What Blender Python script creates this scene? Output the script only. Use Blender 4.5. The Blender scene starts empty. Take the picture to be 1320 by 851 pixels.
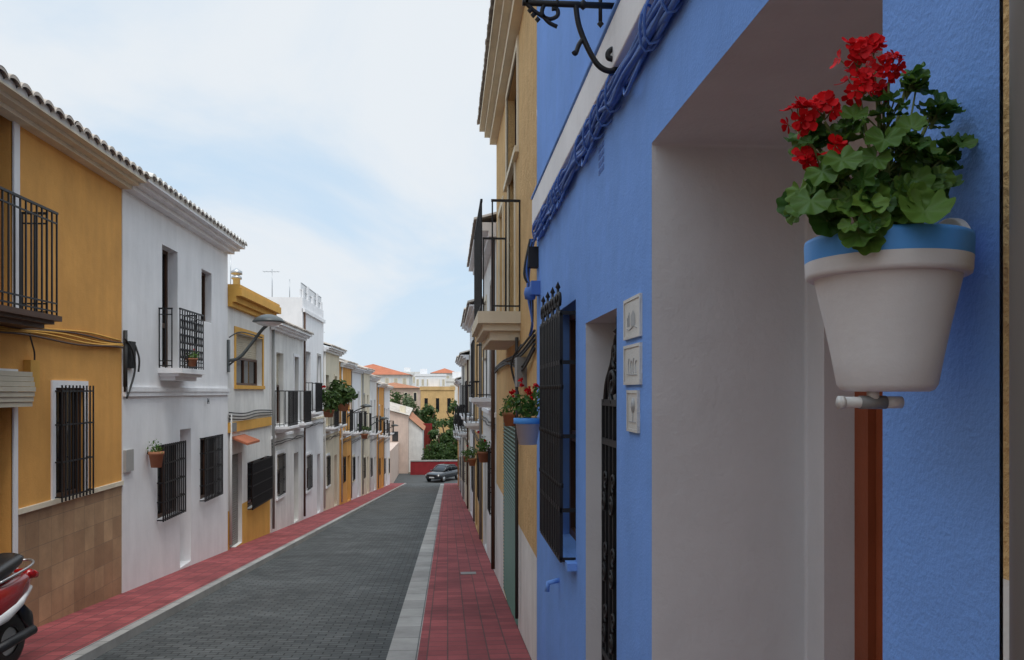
import bpy, math, random
from mathutils import Vector, Matrix, noise
random.seed(7)
R=random.random
def U(a,b): return a+(b-a)*R()
TH=math.atan(83/1050); cT=math.cos(TH); sT=math.sin(TH)
# survey helpers: station (Y) and level (Z) on a facade plane X, from bearings taken at the eye point
def stn(px,X):
    u=(px-660)/1050; return X*(cT-u*sT)/(sT+u*cT)
def lvl(py,X,Y): return (505-py)/1050*(Y*cT+X*sT)
def rc(p0,p1,pt,pb,X):
    a,b=sorted((stn(p0,X),stn(p1,X))); m=stn((p0+p1)/2,X)
    return (a,b,lvl(pb,X,m),lvl(pt,X,m))
def g(Y): return -1.9-0.085*min(Y,75)
XL=-4.75; XR=0.8
# ---------------------------------------------------------------- materials
MATS={}
def newmat(name):
    m=bpy.data.materials.new(name); m.use_nodes=True; MATS[name]=m
    nt=m.node_tree; return m,nt,nt.nodes,nt.links,nt.nodes['Principled BSDF']
def stucco(name,col,var=.12,bump=.25,rough=.9,fine=60,streak=.10,metal=0,bdist=.01,spec=.3):
    m,nt,N,L,P=newmat(name)
    tc=N.new('ShaderNodeTexCoord')
    n1=N.new('ShaderNodeTexNoise'); n1.inputs['Scale'].default_value=1.3; n1.inputs['Detail'].default_value=6; n1.inputs['Roughness'].default_value=.65
    mp=N.new('ShaderNodeMapping'); mp.inputs['Scale'].default_value=(2.5,2.5,.6)
    n2=N.new('ShaderNodeTexNoise'); n2.inputs['Scale'].default_value=1.5; n2.inputs['Detail'].default_value=6; n2.inputs['Roughness'].default_value=.6
    n3=N.new('ShaderNodeTexNoise'); n3.inputs['Scale'].default_value=fine; n3.inputs['Detail'].default_value=4; n3.inputs['Roughness'].default_value=.6
    n4=N.new('ShaderNodeTexNoise'); n4.inputs['Scale'].default_value=7; n4.inputs['Detail'].default_value=3
    for n in (n1,n3,n4): L.new(tc.outputs['Object'],n.inputs['Vector'])
    L.new(tc.outputs['Object'],mp.inputs['Vector']); L.new(mp.outputs[0],n2.inputs['Vector'])
    a=N.new('ShaderNodeMapRange'); a.inputs[1].default_value=.3;a.inputs[2].default_value=.7;a.inputs[3].default_value=1-var;a.inputs[4].default_value=1+var*.5
    L.new(n1.outputs[0],a.inputs[0])
    b=N.new('ShaderNodeMapRange'); b.inputs[1].default_value=.35;b.inputs[2].default_value=.65;b.inputs[3].default_value=1-streak;b.inputs[4].default_value=1
    L.new(n2.outputs[0],b.inputs[0])
    mu=N.new('ShaderNodeMath'); mu.operation='MULTIPLY'; L.new(a.outputs[0],mu.inputs[0]); L.new(b.outputs[0],mu.inputs[1])
    vm=N.new('ShaderNodeVectorMath'); vm.operation='SCALE'; vm.inputs[0].default_value=col; L.new(mu.outputs[0],vm.inputs['Scale'])
    L.new(vm.outputs[0],P.inputs['Base Color'])
    P.inputs['Roughness'].default_value=rough; P.inputs['Metallic'].default_value=metal; P.inputs['Specular IOR Level'].default_value=spec
    if bump>0:
        ad=N.new('ShaderNodeMath'); ad.operation='MULTIPLY_ADD'; ad.inputs[1].default_value=2.0
        L.new(n4.outputs[0],ad.inputs[0]); L.new(n3.outputs[0],ad.inputs[2])
        bp=N.new('ShaderNodeBump'); bp.inputs['Strength'].default_value=bump; bp.inputs['Distance'].default_value=bdist
        L.new(ad.outputs[0],bp.inputs['Height']); L.new(bp.outputs[0],P.inputs['Normal'])
    return m
def plain(name,col,rough=.5,metal=0,spec=.5,coat=0):
    m,nt,N,L,P=newmat(name); P.inputs['Base Color'].default_value=(*col,1); P.inputs['Roughness'].default_value=rough
    P.inputs['Metallic'].default_value=metal; P.inputs['Specular IOR Level'].default_value=spec; P.inputs['Coat Weight'].default_value=coat
    return m
def bricks(name,c1,c2,cm,w,h,axes='YX',mortar=.006,bump=.4,rough=.85,off=.5,stain=.25):
    m,nt,N,L,P=newmat(name)
    tc=N.new('ShaderNodeTexCoord'); sp=N.new('ShaderNodeSeparateXYZ'); cb=N.new('ShaderNodeCombineXYZ')
    L.new(tc.outputs['Object'],sp.inputs[0]); L.new(sp.outputs[axes[0]],cb.inputs[0]); L.new(sp.outputs[axes[1]],cb.inputs[1])
    br=N.new('ShaderNodeTexBrick'); br.inputs['Scale'].default_value=1; br.inputs['Brick Width'].default_value=w; br.inputs['Row Height'].default_value=h
    br.inputs['Mortar Size'].default_value=mortar; br.inputs['Mortar Smooth'].default_value=.2; br.offset=off
    br.inputs['Color1'].default_value=(*c1,1);br.inputs['Color2'].default_value=(*c2,1);br.inputs['Mortar'].default_value=(*cm,1)
    L.new(cb.outputs[0],br.inputs['Vector'])
    n1=N.new('ShaderNodeTexNoise'); n1.inputs['Scale'].default_value=.9; n1.inputs['Detail'].default_value=8; n1.inputs['Roughness'].default_value=.7
    L.new(tc.outputs['Object'],n1.inputs['Vector'])
    a=N.new('ShaderNodeMapRange'); a.inputs[1].default_value=.3;a.inputs[2].default_value=.7;a.inputs[3].default_value=1-stain;a.inputs[4].default_value=1+stain
    L.new(n1.outputs[0],a.inputs[0])
    vm=N.new('ShaderNodeVectorMath'); vm.operation='SCALE'; L.new(br.outputs[0],vm.inputs[0]); L.new(a.outputs[0],vm.inputs['Scale'])
    L.new(vm.outputs[0],P.inputs['Base Color']); P.inputs['Roughness'].default_value=rough; P.inputs['Specular IOR Level'].default_value=.3
    n3=N.new('ShaderNodeTexNoise'); n3.inputs['Scale'].default_value=90; L.new(tc.outputs['Object'],n3.inputs['Vector'])
    ad=N.new('ShaderNodeMath'); ad.operation='MULTIPLY_ADD'; ad.inputs[1].default_value=-1.5; L.new(br.outputs['Fac'],ad.inputs[0]); L.new(n3.outputs[0],ad.inputs[2])
    bp=N.new('ShaderNodeBump'); bp.inputs['Strength'].default_value=bump; bp.inputs['Distance'].default_value=.006
    L.new(ad.outputs[0],bp.inputs['Height']); L.new(bp.outputs[0],P.inputs['Normal'])
    return m
def leafmat(name,c1,c2,trans=.35,rough=.5,spec=.35):
    m,nt,N,L,P=newmat(name)
    ge=N.new('ShaderNodeNewGeometry'); mx=N.new('ShaderNodeMix'); mx.data_type='RGBA'
    mx.inputs[6].default_value=(*c1,1); mx.inputs[7].default_value=(*c2,1); L.new(ge.outputs['Random Per Island'],mx.inputs[0])
    L.new(mx.outputs[2],P.inputs['Base Color']); P.inputs['Roughness'].default_value=rough; P.inputs['Specular IOR Level'].default_value=spec
    tr=N.new('ShaderNodeBsdfTranslucent'); L.new(mx.outputs[2],tr.inputs[0]); ms=N.new('ShaderNodeMixShader'); ms.inputs[0].default_value=trans
    L.new(P.outputs[0],ms.inputs[1]); L.new(tr.outputs[0],ms.inputs[2]); L.new(ms.outputs[0],N['Material Output'].inputs[0])
stucco('blue_paint',(.195,.385,.86),var=.10,bump=.42,fine=85,streak=.07,rough=.8,bdist=.008,spec=.2)
stucco('blue_trim',(.10,.21,.56),var=.15,bump=.1,rough=.6)
stucco('white_paint',(.85,.85,.86),var=.06,bump=.2,streak=.08)
stucco('white_aged',(.79,.78,.75),var=.12,bump=.3,streak=.14)
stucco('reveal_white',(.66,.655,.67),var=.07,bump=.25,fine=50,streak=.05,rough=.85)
stucco('ochre_paint',(.76,.385,.105),var=.12,bump=.35,streak=.09)
stucco('ochre_rough',(.70,.46,.21),var=.16,bump=.8,fine=45,streak=.10,bdist=.02)
stucco('yellow_trim',(.70,.39,.09),var=.1,bump=.2)
stucco('cream_paint',(.78,.70,.54),var=.10,bump=.3,streak=.10)
stucco('pink_paint',(.64,.50,.42),var=.12,bump=.3)
stucco('grey_stone',(.42,.41,.39),var=.18,bump=.3)
stucco('concrete',(.36,.35,.33),var=.2,bump=.3)
stucco('terracotta',(.45,.20,.11),var=.3,bump=.3,fine=25)
stucco('tile_old',(.60,.53,.46),var=.4,bump=.3,fine=20,streak=.2)
stucco('tile_red',(.50,.17,.09),var=.2,bump=.3,fine=20)
stucco('mortar',(.74,.71,.66),var=.2,bump=.3)
stucco('wood_brown',(.33,.085,.035),var=.2,bump=.15,rough=.45,streak=.3)
stucco('wood_dark',(.10,.05,.03),var=.2,bump=.1,rough=.5,streak=.3)
stucco('green_paint',(.025,.09,.05),var=.2,bump=.1,rough=.5)
stucco('red_wall_paint',(.26,.025,.03),var=.2,bump=.2)
stucco('shutter_grey',(.25,.24,.22),var=.15,bump=.05,rough=.6)
stucco('shutter_cream',(.60,.54,.42),var=.1,bump=.05,rough=.6)
stucco('plaque',(.66,.66,.63),var=.12,bump=.4,fine=120,rough=.4)
stucco('plaque_ink',(.40,.42,.44),var=.2,bump=.1,rough=.5)
stucco('pot_white',(.70,.70,.715),var=.10,bump=.32,fine=70,streak=.12,rough=.65,bdist=.003)
stucco('pot_blue',(.085,.33,.80),var=.14,bump=.25,fine=60,streak=.14,rough=.5,bdist=.003)
stucco('soil',(.06,.04,.03),var=.3,bump=.8)
stucco('iron',(.012,.012,.014),var=.3,bump=.2,rough=.5,fine=90,spec=.4)
stucco('ground_dirt',(.18,.16,.11),var=.3,bump=.2)
stucco('asphalt_plain',(.085,.09,.09),var=.2,bump=.2)
stucco('kerb_stone',(.36,.36,.35),var=.2,bump=.3)
plain('glass',(.012,.015,.018),.06,0,.6)
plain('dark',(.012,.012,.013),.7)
plain('metal',(.45,.46,.47),.35,.8)
plain('pipe_grey',(.20,.20,.195),.5)
plain('lamp_grey',(.07,.08,.08),.4)
plain('pvc',(.58,.57,.55),.4)
plain('black_rubber',(.012,.012,.012),.65)
plain('black_plastic',(.015,.015,.016),.32)
plain('red_gloss',(.28,.01,.014),.2,0,.5,.6)
plain('white_gloss',(.7,.7,.7),.25,0,.5,.5)
plain('car_paint',(.015,.018,.024),.22,0,.5,.8)
plain('lamp_glass',(.7,.7,.68),.2)
plain('tail_red',(.45,.01,.01),.15)
plain('cable_black',(.03,.03,.03),.6)
stucco('stem',(.16,.20,.07),bump=0)
leafmat('leaf',(.032,.10,.016),(.13,.24,.04),.3)
leafmat('leaf_tree',(.03,.07,.018),(.08,.13,.03))
leafmat('leaf_pale',(.09,.13,.06),(.16,.20,.09))
leafmat('petal_red',(.40,.002,.006),(.74,.008,.014),.2,.6,.18)
bricks('road_pavers',(.108,.115,.116),(.068,.075,.077),(.032,.034,.034),.2,.1,'XY',.008,.7,.85,.5,.34)
bricks('pavement_red',(.33,.078,.082),(.225,.052,.058),(.12,.055,.055),.2,.2,'XY',.008,.5,.8,0,.34)
bricks('kerb_blocks',(.38,.375,.36),(.29,.285,.275),(.14,.14,.14),.6,.31,'YX',.008,.3,.85,0,.3)
bricks('dado_tile',(.46,.30,.17),(.32,.195,.11),(.24,.17,.11),.30,.30,'YZ',.004,.25,.5,0,.35)
# ---------------------------------------------------------------- mesh builder
class B:
    def __init__(s): s.v=[];s.f=[];s.m=[];s.sm=[];s.names=[];s.T=None
    def mi(s,n):
        if n not in s.names: s.names.append(n)
        return s.names.index(n)
    def add(s,vs,fs,mat,smooth=False):
        o=len(s.v); k=s.mi(mat)
        for p in vs:
            p=Vector(p); s.v.append(s.T@p if s.T else p)
        for f in fs: s.f.append([o+i for i in f]); s.m.append(k); s.sm.append(smooth)
    def box(s,x0,x1,y0,y1,z0,z1,mat):
        x0,x1=sorted((x0,x1));y0,y1=sorted((y0,y1));z0,z1=sorted((z0,z1))
        vs=[(x,y,z) for x in(x0,x1) for y in(y0,y1) for z in(z0,z1)]
        s.add(vs,[(0,1,3,2),(4,6,7,5),(0,4,5,1),(2,3,7,6),(0,2,6,4),(1,5,7,3)],mat)
    def poly(s,pts,mat): s.add(pts,[tuple(range(len(pts)))],mat)
    def tube(s,pts,r,mat,n=6,rs=None,cap=True):
        pts=[Vector(p) for p in pts]; vs=[];fs=[]; prev=None
        for i,p in enumerate(pts):
            a=pts[max(i-1,0)];b=pts[min(i+1,len(pts)-1)]; t=(b-a)
            t=t.normalized() if t.length>1e-9 else Vector((0,0,1))
            if prev is None: u=t.cross(Vector((0,0,1)) if abs(t.z)<.9 else Vector((1,0,0))).normalized()
            else:
                u=(prev-t*prev.dot(t)); u=u.normalized() if u.length>1e-6 else t.orthogonal().normalized()
            prev=u; w=t.cross(u); rr=rs[i] if rs else r
            for k in range(n):
                an=2*math.pi*(k+.5)/n; vs.append(p+(u*math.cos(an)+w*math.sin(an))*rr)
        for i in range(len(pts)-1):
            for k in range(n):
                k2=(k+1)%n; fs.append((i*n+k,i*n+k2,(i+1)*n+k2,(i+1)*n+k))
        if cap: fs.append(tuple(range(n))); fs.append(tuple((len(pts)-1)*n+k for k in range(n)))
        s.add(vs,fs,mat,n>5)
    def lathe(s,c,prof,mat,n=40,axis='Z'):
        vs=[];fs=[]
        for r,z in prof:
            for k in range(n):
                a=2*math.pi*k/n
                if axis=='Z': vs.append((c[0]+r*math.cos(a),c[1]+r*math.sin(a),c[2]+z))
                elif axis=='X': vs.append((c[0]+z,c[1]+r*math.cos(a),c[2]+r*math.sin(a)))
                else: vs.append((c[0]+r*math.cos(a),c[1]+z,c[2]+r*math.sin(a)))
        for i in range(len(prof)-1):
            for k in range(n):
                k2=(k+1)%n; fs.append((i*n+k,i*n+k2,(i+1)*n+k2,(i+1)*n+k))
        s.add(vs,fs,mat,True)
    def loft(s,secs,mat,n=20,e=.6,cap=True,axis='Y'):
        vs=[];fs=[]
        for (t,cx,cz,hw,hh) in secs:
            for k in range(n):
                a=2*math.pi*(k+.5)/n; ca=math.cos(a);sa=math.sin(a)
                x=cx+hw*math.copysign(abs(ca)**e,ca); z=cz+hh*math.copysign(abs(sa)**e,sa)
                vs.append((x,t,z) if axis=='Y' else (t,x,z))
        for i in range(len(secs)-1):
            for k in range(n):
                k2=(k+1)%n; fs.append((i*n+k,i*n+k2,(i+1)*n+k2,(i+1)*n+k))
        if cap: fs.append(tuple(range(n))); fs.append(tuple((len(secs)-1)*n+k for k in range(n)))
        s.add(vs,fs,mat,True)
    def obj(s,name,parent=None,bevel=0,merge=True,loc=None,auto=True):
        me=bpy.data.meshes.new(name)
        me.from_pydata([tuple(p) for p in s.v],[],s.f)
        for n in s.names: me.materials.append(MATS[n])
        me.polygons.foreach_set('material_index',s.m); me.polygons.foreach_set('use_smooth',s.sm)
        me.update()
        import bmesh
        bm=bmesh.new(); bm.from_mesh(me)
        if bevel: bmesh.ops.remove_doubles(bm,verts=bm.verts,dist=.0004)
        bmesh.ops.recalc_face_normals(bm,faces=bm.faces); bm.to_mesh(me); bm.free()
        o=bpy.data.objects.new(name,me); bpy.context.scene.collection.objects.link(o)
        if parent: o.parent=parent
        if bevel:
            md=o.modifiers.new('bevel','BEVEL'); md.width=bevel; md.segments=3; md.limit_method='ANGLE'; md.angle_limit=math.radians(40)
        return o
def empty(name):
    o=bpy.data.objects.new(name,None); bpy.context.scene.collection.objects.link(o); o.empty_display_size=.3; return o
def cat(pts,k=6):
    pts=[Vector(p) for p in pts]; P=[pts[0]]+pts+[pts[-1]]; out=[]
    for i in range(1,len(P)-2):
        for j in range(k):
            t=j/k; a,b,c,d=P[i-1],P[i],P[i+1],P[i+2]
            out.append(.5*((2*b)+(c-a)*t+(2*a-5*b+4*c-d)*t*t+(3*b-a-3*c+d)*t**3))
    out.append(pts[-1]); return out
def spiral(cy,cz,r0,turns,a0,X,d=1,k=22,rend=.15,plane='YZ',Yc=0):
    o=[]
    for i in range(k+1):
        t=i/k; a=a0+d*t*turns*2*math.pi; r=r0*(1-(1-rend)*t)
        p=(cy+r*math.cos(a),cz+r*math.sin(a))
        o.append((X,p[0],p[1]) if plane=='YZ' else (p[0],X,p[1]))
    return o
# ---------------------------------------------------------------- facade pieces
def wall(b,X,s,y0,y1,z0,z1,ops,mat,reveal=None,low=None):
    ys=sorted({y0,y1}|{o[0] for o in ops}|{o[1] for o in ops}); zs={z0,z1}|{o[2] for o in ops}|{o[3] for o in ops}
    if low: zs.add(low[0])
    zs=sorted(zs); ys=[y for y in ys if y0<=y<=y1]; zs=[z for z in zs if z0<=z<=z1]
    for i in range(len(ys)-1):
        for j in range(len(zs)-1):
            a,c,d,e=ys[i],ys[i+1],zs[j],zs[j+1]; my=(a+c)/2; mz=(d+e)/2
            if any(o[0]<my<o[1] and o[2]<mz<o[3] for o in ops): continue
            mm=low[1] if low and mz<low[0] else mat
            b.add([(X,a,d),(X,c,d),(X,c,e),(X,a,e)],[(0,1,2,3)],mm)
    for o in ops:
        a,c,d,e=o[:4]; Xi=X+s*o[4]; r=reveal or mat
        for q in ([(X,a,d),(Xi,a,d),(Xi,a,e),(X,a,e)],[(X,c,d),(Xi,c,d),(Xi,c,e),(X,c,e)],[(X,a,d),(X,c,d),(Xi,c,d),(Xi,a,d)],[(X,a,e),(X,c,e),(Xi,c,e),(Xi,a,e)]):
            b.add(q,[(0,1,2,3)],r)
def fill(b,X,s,o,fr='white_paint'):
    y0,y1,z0,z1,dp,kind=o[:6]; xi=X+s*dp; w=.055
    if kind=='none': return
    xf=xi-s*.05
    if kind in('glass','win'):
        b.box(xi-s*.012,xi,y0,y1,z0,z1,'glass')
        b.box(xf,xi-s*.014,y0,y0+w,z0,z1,fr);b.box(xf,xi-s*.014,y1-w,y1,z0,z1,fr)
        b.box(xf,xi-s*.014,y0+w,y1-w,z1-w,z1,fr);b.box(xf,xi-s*.014,y0+w,y1-w,z0,z0+w,fr)
        m=(y0+y1)/2; b.box(xf+s*.004,xi-s*.014,m-.03,m+.03,z0+w,z1-w,fr)
        if z1-z0>1.6: b.box(xf+s*.008,xi-s*.014,y0+w,y1-w,z0+.7,z0+.78,fr)
    elif kind=='shutter':
        k=fr if fr in('shutter_grey','shutter_cream','green_paint') else 'shutter_grey'
        z=z0
        while z<z1-.01:
            zt=min(z+.05,z1); b.add([(xi-s*.02,y0,z),(xi-s*.02,y1,z),(xi-s*.035,y1,zt-.012),(xi-s*.035,y0,zt-.012),(xi-s*.018,y0,zt),(xi-s*.018,y1,zt)],[(0,1,2,3),(3,2,5,4)],k); z+=.05
    elif kind=='half':
        h=z0+(z1-z0)*.55
        fill(b,X,s,(y0,y1,z0,h,dp,'glass'),'wood_dark'); fill(b,X,s,(y0,y1,h,z1,dp,'shutter'),fr if fr.startswith('shutter') else 'shutter_cream')
    elif kind=='door':
        b.box(xi-s*.03,xi,y0,y1,z0,z1,fr); m=(y0+y1)/2
        for a,c in((y0+.06,m-.04),(m+.04,y1-.06)):
            for d,e in((.06,.42),(.47,.94)):
                b.box(xi-s*.03,xi-s*.048,a,c,z0+(z1-z0)*d,z0+(z1-z0)*e,fr)
    elif kind=='dark': b.box(xi-s*.02,xi,y0,y1,z0,z1,'dark')
def surround(b,X,s,o,w,mat,t=.02,sill=True):
    y0,y1,z0,z1=o[:4]; a=X+s*.01; c=X-s*t
    b.box(a,c,y0-w,y0,z0,z1,mat);b.box(a,c,y1,y1+w,z0,z1,mat);b.box(a,c,y0-w,y1+w,z1,z1+w,mat)
    if sill: b.box(a,c-s*.03,y0-w,y1+w,z0-w*.7,z0,mat)
def grille(b,X,s,y0,y1,z0,z1,proj=.1,sp=.11,mat='iron',hb=(0.03,.35,.65,.97),r=.008,knot=False,crest=False):
    xf=X-s*proj; n=max(2,round((y1-y0)/sp))
    for i in range(n+1):
        y=y0+(y1-y0)*i/n; b.box(xf-r,xf+r,y-r,y+r,z0,z1,mat)
        if knot:
            for k in(.3,.5,.7):
                zz=z0+(z1-z0)*k; b.lathe((xf,y,zz),[(.002,-.03),(.017,-.012),(.017,.012),(.002,.03)],mat,8)
    for h in hb:
        z=z0+(z1-z0)*h; b.box(xf-r*.6,xf+r*.6,y0-r,y1+r,z-r*1.3,z+r*1.3,mat)
        for y in(y0,y1): b.box(xf+s*r*.61,X+s*.01,y-r*.9,y+r*.9,z-r,z+r,mat)
    if crest:
        m=4; w=(y1-y0)/m*.30
        for i in range(m):
            y=y0+(y1-y0)*(i+.5)/m
            b.tube(spiral(y-w*.8,z1+w,w,1.2,-1.57,xf,1),.011,mat,6)
            b.tube(spiral(y+w*.8,z1+w,w,1.2,-1.57,xf,-1),.011,mat,6)
            b.tube([(xf,y,z1),(xf,y,z1+w*2.2)],.009,mat,6); b.lathe((xf,y,z1+w*2.2),[(0,-.02),(.018,0),(0,.04)],mat,8)
def balcony(b,X,s,y0,y1,zs,h=1.0,proj=.45,slab=.14,mat='white_paint',sp=.11,style='bars',mold=True):
    xf=X-s*proj
    b.box(X+s*.02,xf,y0,y1,zs-slab*.5,zs,mat)
    if mold:
        b.box(X+s*.02,X-s*(proj-.06),y0+.05,y1-.05,zs-slab*.8,zs-slab*.5,mat); b.box(X+s*.02,X-s*(proj-.14),y0+.11,y1-.11,zs-slab*1.2,zs-slab*.8,mat)
    xr=xf+s*.04; a=y0+.04; c=y1-.04; r=.008
    def seg(p,q):
        L=math.dist(p,q); n=max(1,round(L/sp))
        for i in range(n+1):
            x=p[0]+(q[0]-p[0])*i/n;y=p[1]+(q[1]-p[1])*i/n; b.box(x-r,x+r,y-r,y+r,zs,zs+h,'iron')
            if style=='scroll' and i<n and abs(q[1]-p[1])>.2:
                yy=y+(q[1]-p[1])/n/2; w=L/n*.45
                for zz in(.25,.5,.75):
                    b.tube([(x,yy+w*math.cos(t*.524)*.9,zs+h*zz+w*1.3*math.sin(t*.524)) for t in range(13)],.010,'iron',5)
        for hh in(.04,.12,.9,1.0) if style!='bars' else (.05,1.0):
            z=zs+h*hh; e=r*1.05 if hh<1 else r*1.6
            b.box(min(p[0],q[0])-e,max(p[0],q[0])+e,min(p[1],q[1])-e,max(p[1],q[1])+e,z-e,z+e,'iron')
    seg((xr,a),(xr,c)); seg((X-s*.01,a),(xr+s*sp,a)); seg((X-s*.01,c),(xr+s*sp,c))
def eave(b,X,s,y0,y1,z,proj=.4,tile='tile_old',corn='white_paint',per=.2,rise=.3,run=4.0,ch=.12,fine=True,amp=.055):
    for k,(pa,za,zb) in enumerate(((.35,-ch,-ch*.62),(.62,-ch*.62,-ch*.3),(.88,-ch*.3,-.02))):
        b.box(X+s*.02,X-s*proj*pa,y0,y1,z+za,z+zb-(.0 if k==2 else 0),corn)
    xe=X-s*proj; n=max(2,int(round((y1-y0)/per))); q=8 if fine else 4
    N=n*q
    def wz(i): 
        t=(i%q)/q; return amp*abs(math.sin(math.pi*t))**.6
    rows=[]; steps=8 if fine else 3
    for j in range(steps):
        a=j/steps*run; c=(j+1)/steps*run; rows.append((a,a*rise+.02)); rows.append((c,c*rise+.0))
    vs=[];fs=[]
    for a,dz in rows:
        for i in range(N+1):
            jit=.015*noise.noise(Vector((int(i/q)*3.1,a,z)))
            vs.append((xe+s*(a+(jit if a==0 else 0)),y0+(y1-y0)*i/N,z+dz+wz(i)+jit))
    M=N+1
    for j in range(len(rows)-1):
        for i in range(N): fs.append((j*M+i,j*M+i+1,(j+1)*M+i+1,(j+1)*M+i))
    b.add(vs,fs,tile)
    vs=[];fs=[]
    for i in range(N+1):
        y=y0+(y1-y0)*i/N; w=wz(i)
        vs+= [(xe,y,z+.02+w),(xe,y,z+.002+w*.72)]
    for i in range(N): fs.append((2*i,2*i+2,2*i+3,2*i+1))
    b.add(vs,fs,tile)
    vs=[];fs=[]
    for i in range(N+1):
        y=y0+(y1-y0)*i/N; w=wz(i); vs+=[(xe+s*.05,y,z+.003+w*.75),(xe+s*.05,y,z-.02)]
    for i in range(N): fs.append((2*i,2*i+2,2*i+3,2*i+1))
    b.add(vs,fs,'mortar')
    zr=z+run*rise
    b.add([(xe+s*run,y0,zr),(xe+s*run,y1,zr),(xe+s*2*run,y1,z),(xe+s*2*run,y0,z)],[(0,1,2,3)],tile)
def house(name,X,s,y0,y1,zt,wm,ops,low=None,reveal=None,fr='white_paint',ev=None,depth=7.5,flat=False,bev=.012):
    E=empty(name); y1=y1-.004; zb=g(y1)-.6
    b=B(); wall(b,X,s,y0,y1,zb,zt,ops,wm,reveal,low); b.obj('facade_wall',E,bevel=bev)
    b=B(); Xb=X+s*depth; xs=X+s*.001
    top=[(xs,zb),(xs,zt),(Xb,zt),(Xb,zb)] if flat or not ev else [(xs,zb),(xs,zt),(X+s*3.5,zt+1.05),(Xb,zt),(Xb,zb)]
    b.poly([(x,y0,z) for x,z in top],wm); b.poly([(x,y1,z) for x,z in top],wm)
    b.poly([(Xb,y0,zb),(Xb,y1,zb),(Xb,y1,zt),(Xb,y0,zt)],wm)
    if flat or not ev: b.poly([(xs,y0,zt),(xs,y1,zt),(Xb,y1,zt),(Xb,y0,zt)],'concrete')
    b.obj('side_walls',E)
    b=B()
    for o in ops: fill(b,X,s,o,o[6] if len(o)>6 else fr)
    if b.v: b.obj('windows_and_doors',E)
    if ev:
        b=B(); eave(b,X,s,y0,y1,zt,**ev); b.obj('roof_tiles',E)
    return E
def leafclump(b,c,rad,n,size,mat,clumps=6):
    cs=[(Vector((U(-1,1),U(-1,1),U(-1,1)))*.6) for _ in range(clumps)]
    for i in range(n):
        k=random.choice(cs); d=Vector((random.gauss(0,1),random.gauss(0,1),random.gauss(0,1))).normalized()*(R()**.4)*.5
        p=Vector(c)+Vector(((k.x+d.x)*rad[0],(k.y+d.y)*rad[1],(k.z+d.z)*rad[2]))
        nrm=(d+Vector((U(-1,1),U(-1,1),U(0,1)))*.6).normalized(); u=nrm.orthogonal().normalized(); w=nrm.cross(u); a=U(0,6.28); u,w=u*math.cos(a)+w*math.sin(a),w*math.cos(a)-u*math.sin(a)
        q=size*U(.6,1.3)
        b.add([p-u*q,p-u*.2*q+w*.55*q+nrm*.1*q,p+u*q,p-u*.1*q-w*.55*q+nrm*.1*q],[(0,1,2,3)],mat)
def wallpot(name,X,s,y,z,r=.1,h=.16,mat='terracotta',plant='leaf',pr=.2,flowers=False,n=120,rim=None,nf=4,fs=.16):
    E=empty(name); b=B(); cx=X-s*(r+.02)
    b.lathe((cx,y,z),[(0,0),(r*.65,0),(r*.9,h*.8),(r,h*.8),(r,h),(r*.88,h),(r*.85,h*.85),(0,h*.85)],mat,18)
    if rim: b.lathe((cx,y,z),[(r*1.01,h*.79),(r*1.03,h*.8),(r*1.03,h*1.0),(r*.9,h*1.01)],rim,18)
    b.box(X+s*.005,cx+s*r*.7,y-.01,y+.01,z+h*.85,z+h*.95,'iron')
    b.obj('pot',E); b=B()
    for _ in range(8):
        a=U(0,6.28); b.tube([(cx,y,z+h*.8),(cx+pr*.5*math.cos(a),y+pr*.5*math.sin(a),z+h+pr*U(.3,1))],.004,'stem',4)
    leafclump(b,(cx,y,z+h+pr*.6),(pr,pr,pr*.9),n,pr*.16,plant)
    b.obj('foliage',E)
    if flowers:
        b=B()
        for _ in range(nf): leafclump(b,(cx+U(-1,.4)*pr*.7,y+U(-1,1)*pr*.7,z+h+pr*U(.8,1.7)),(pr*fs,)*3,16,pr*.11,'petal_red',2)
        b.obj('flowers',E)
    return E
# ================================================================= GROUND
b=B(); ys=[-40,75,3500]
for i in range(2):
    b.add([(-3000,ys[i],g(ys[i])-.115),(3000,ys[i],g(ys[i])-.115),(3000,ys[i+1],g(ys[i+1])-.115),(-3000,ys[i+1],g(ys[i+1])-.115)],[(0,1,2,3)],'ground_dirt')
b.obj('ground')
def strip(b,x0,x1,y0,y1,dz,mat,n=40):
    for i in range(n):
        a=y0+(y1-y0)*i/n; c=y0+(y1-y0)*(i+1)/n
        b.add([(x0,a,g(a)+dz),(x1,a,g(a)+dz),(x1,c,g(c)+dz),(x0,c,g(c)+dz)],[(0,1,2,3)],mat)
b=B(); strip(b,-3.62,-.6,-20,70,-.10,'road_pavers',1)
b.add([(-3.62,70,g(70)-.1),(-.6,70,g(70)-.1),(3,75,g(75)-.1),(-6,75,g(75)-.1)],[(0,1,2,3)],'asphalt_plain')
b.add([(-14,75,g(75)-.1),(14,75,g(75)-.1),(14,84,g(75)-.1),(-14,84,g(75)-.1)],[(0,1,2,3)],'asphalt_plain'); b.obj('road')
def kerbstep(b,x,y0,y1,z0,z1,mat): b.add([(x,y0,g(y0)+z0),(x,y1,g(y1)+z0),(x,y1,g(y1)+z1),(x,y0,g(y0)+z1)],[(0,1,2,3)],mat)
b=B(); strip(b,-.29,.95,-20,70,0,'pavement_red',1); b.add([(-.29,70,g(70)),(.95,70,g(70)),(.95,70,g(70)-.2),(-.29,70,g(70)-.2)],[(0,1,2,3)],'kerb_stone')
b.obj('pavement')
b=B(); strip(b,-.60,-.29,-20,70,-.035,'kerb_blocks',1); kerbstep(b,-.29,-20,70,-.035,0,'kerb_stone'); kerbstep(b,-.60,-20,70,-.12,-.035,'kerb_stone'); b.obj('kerb')
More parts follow.
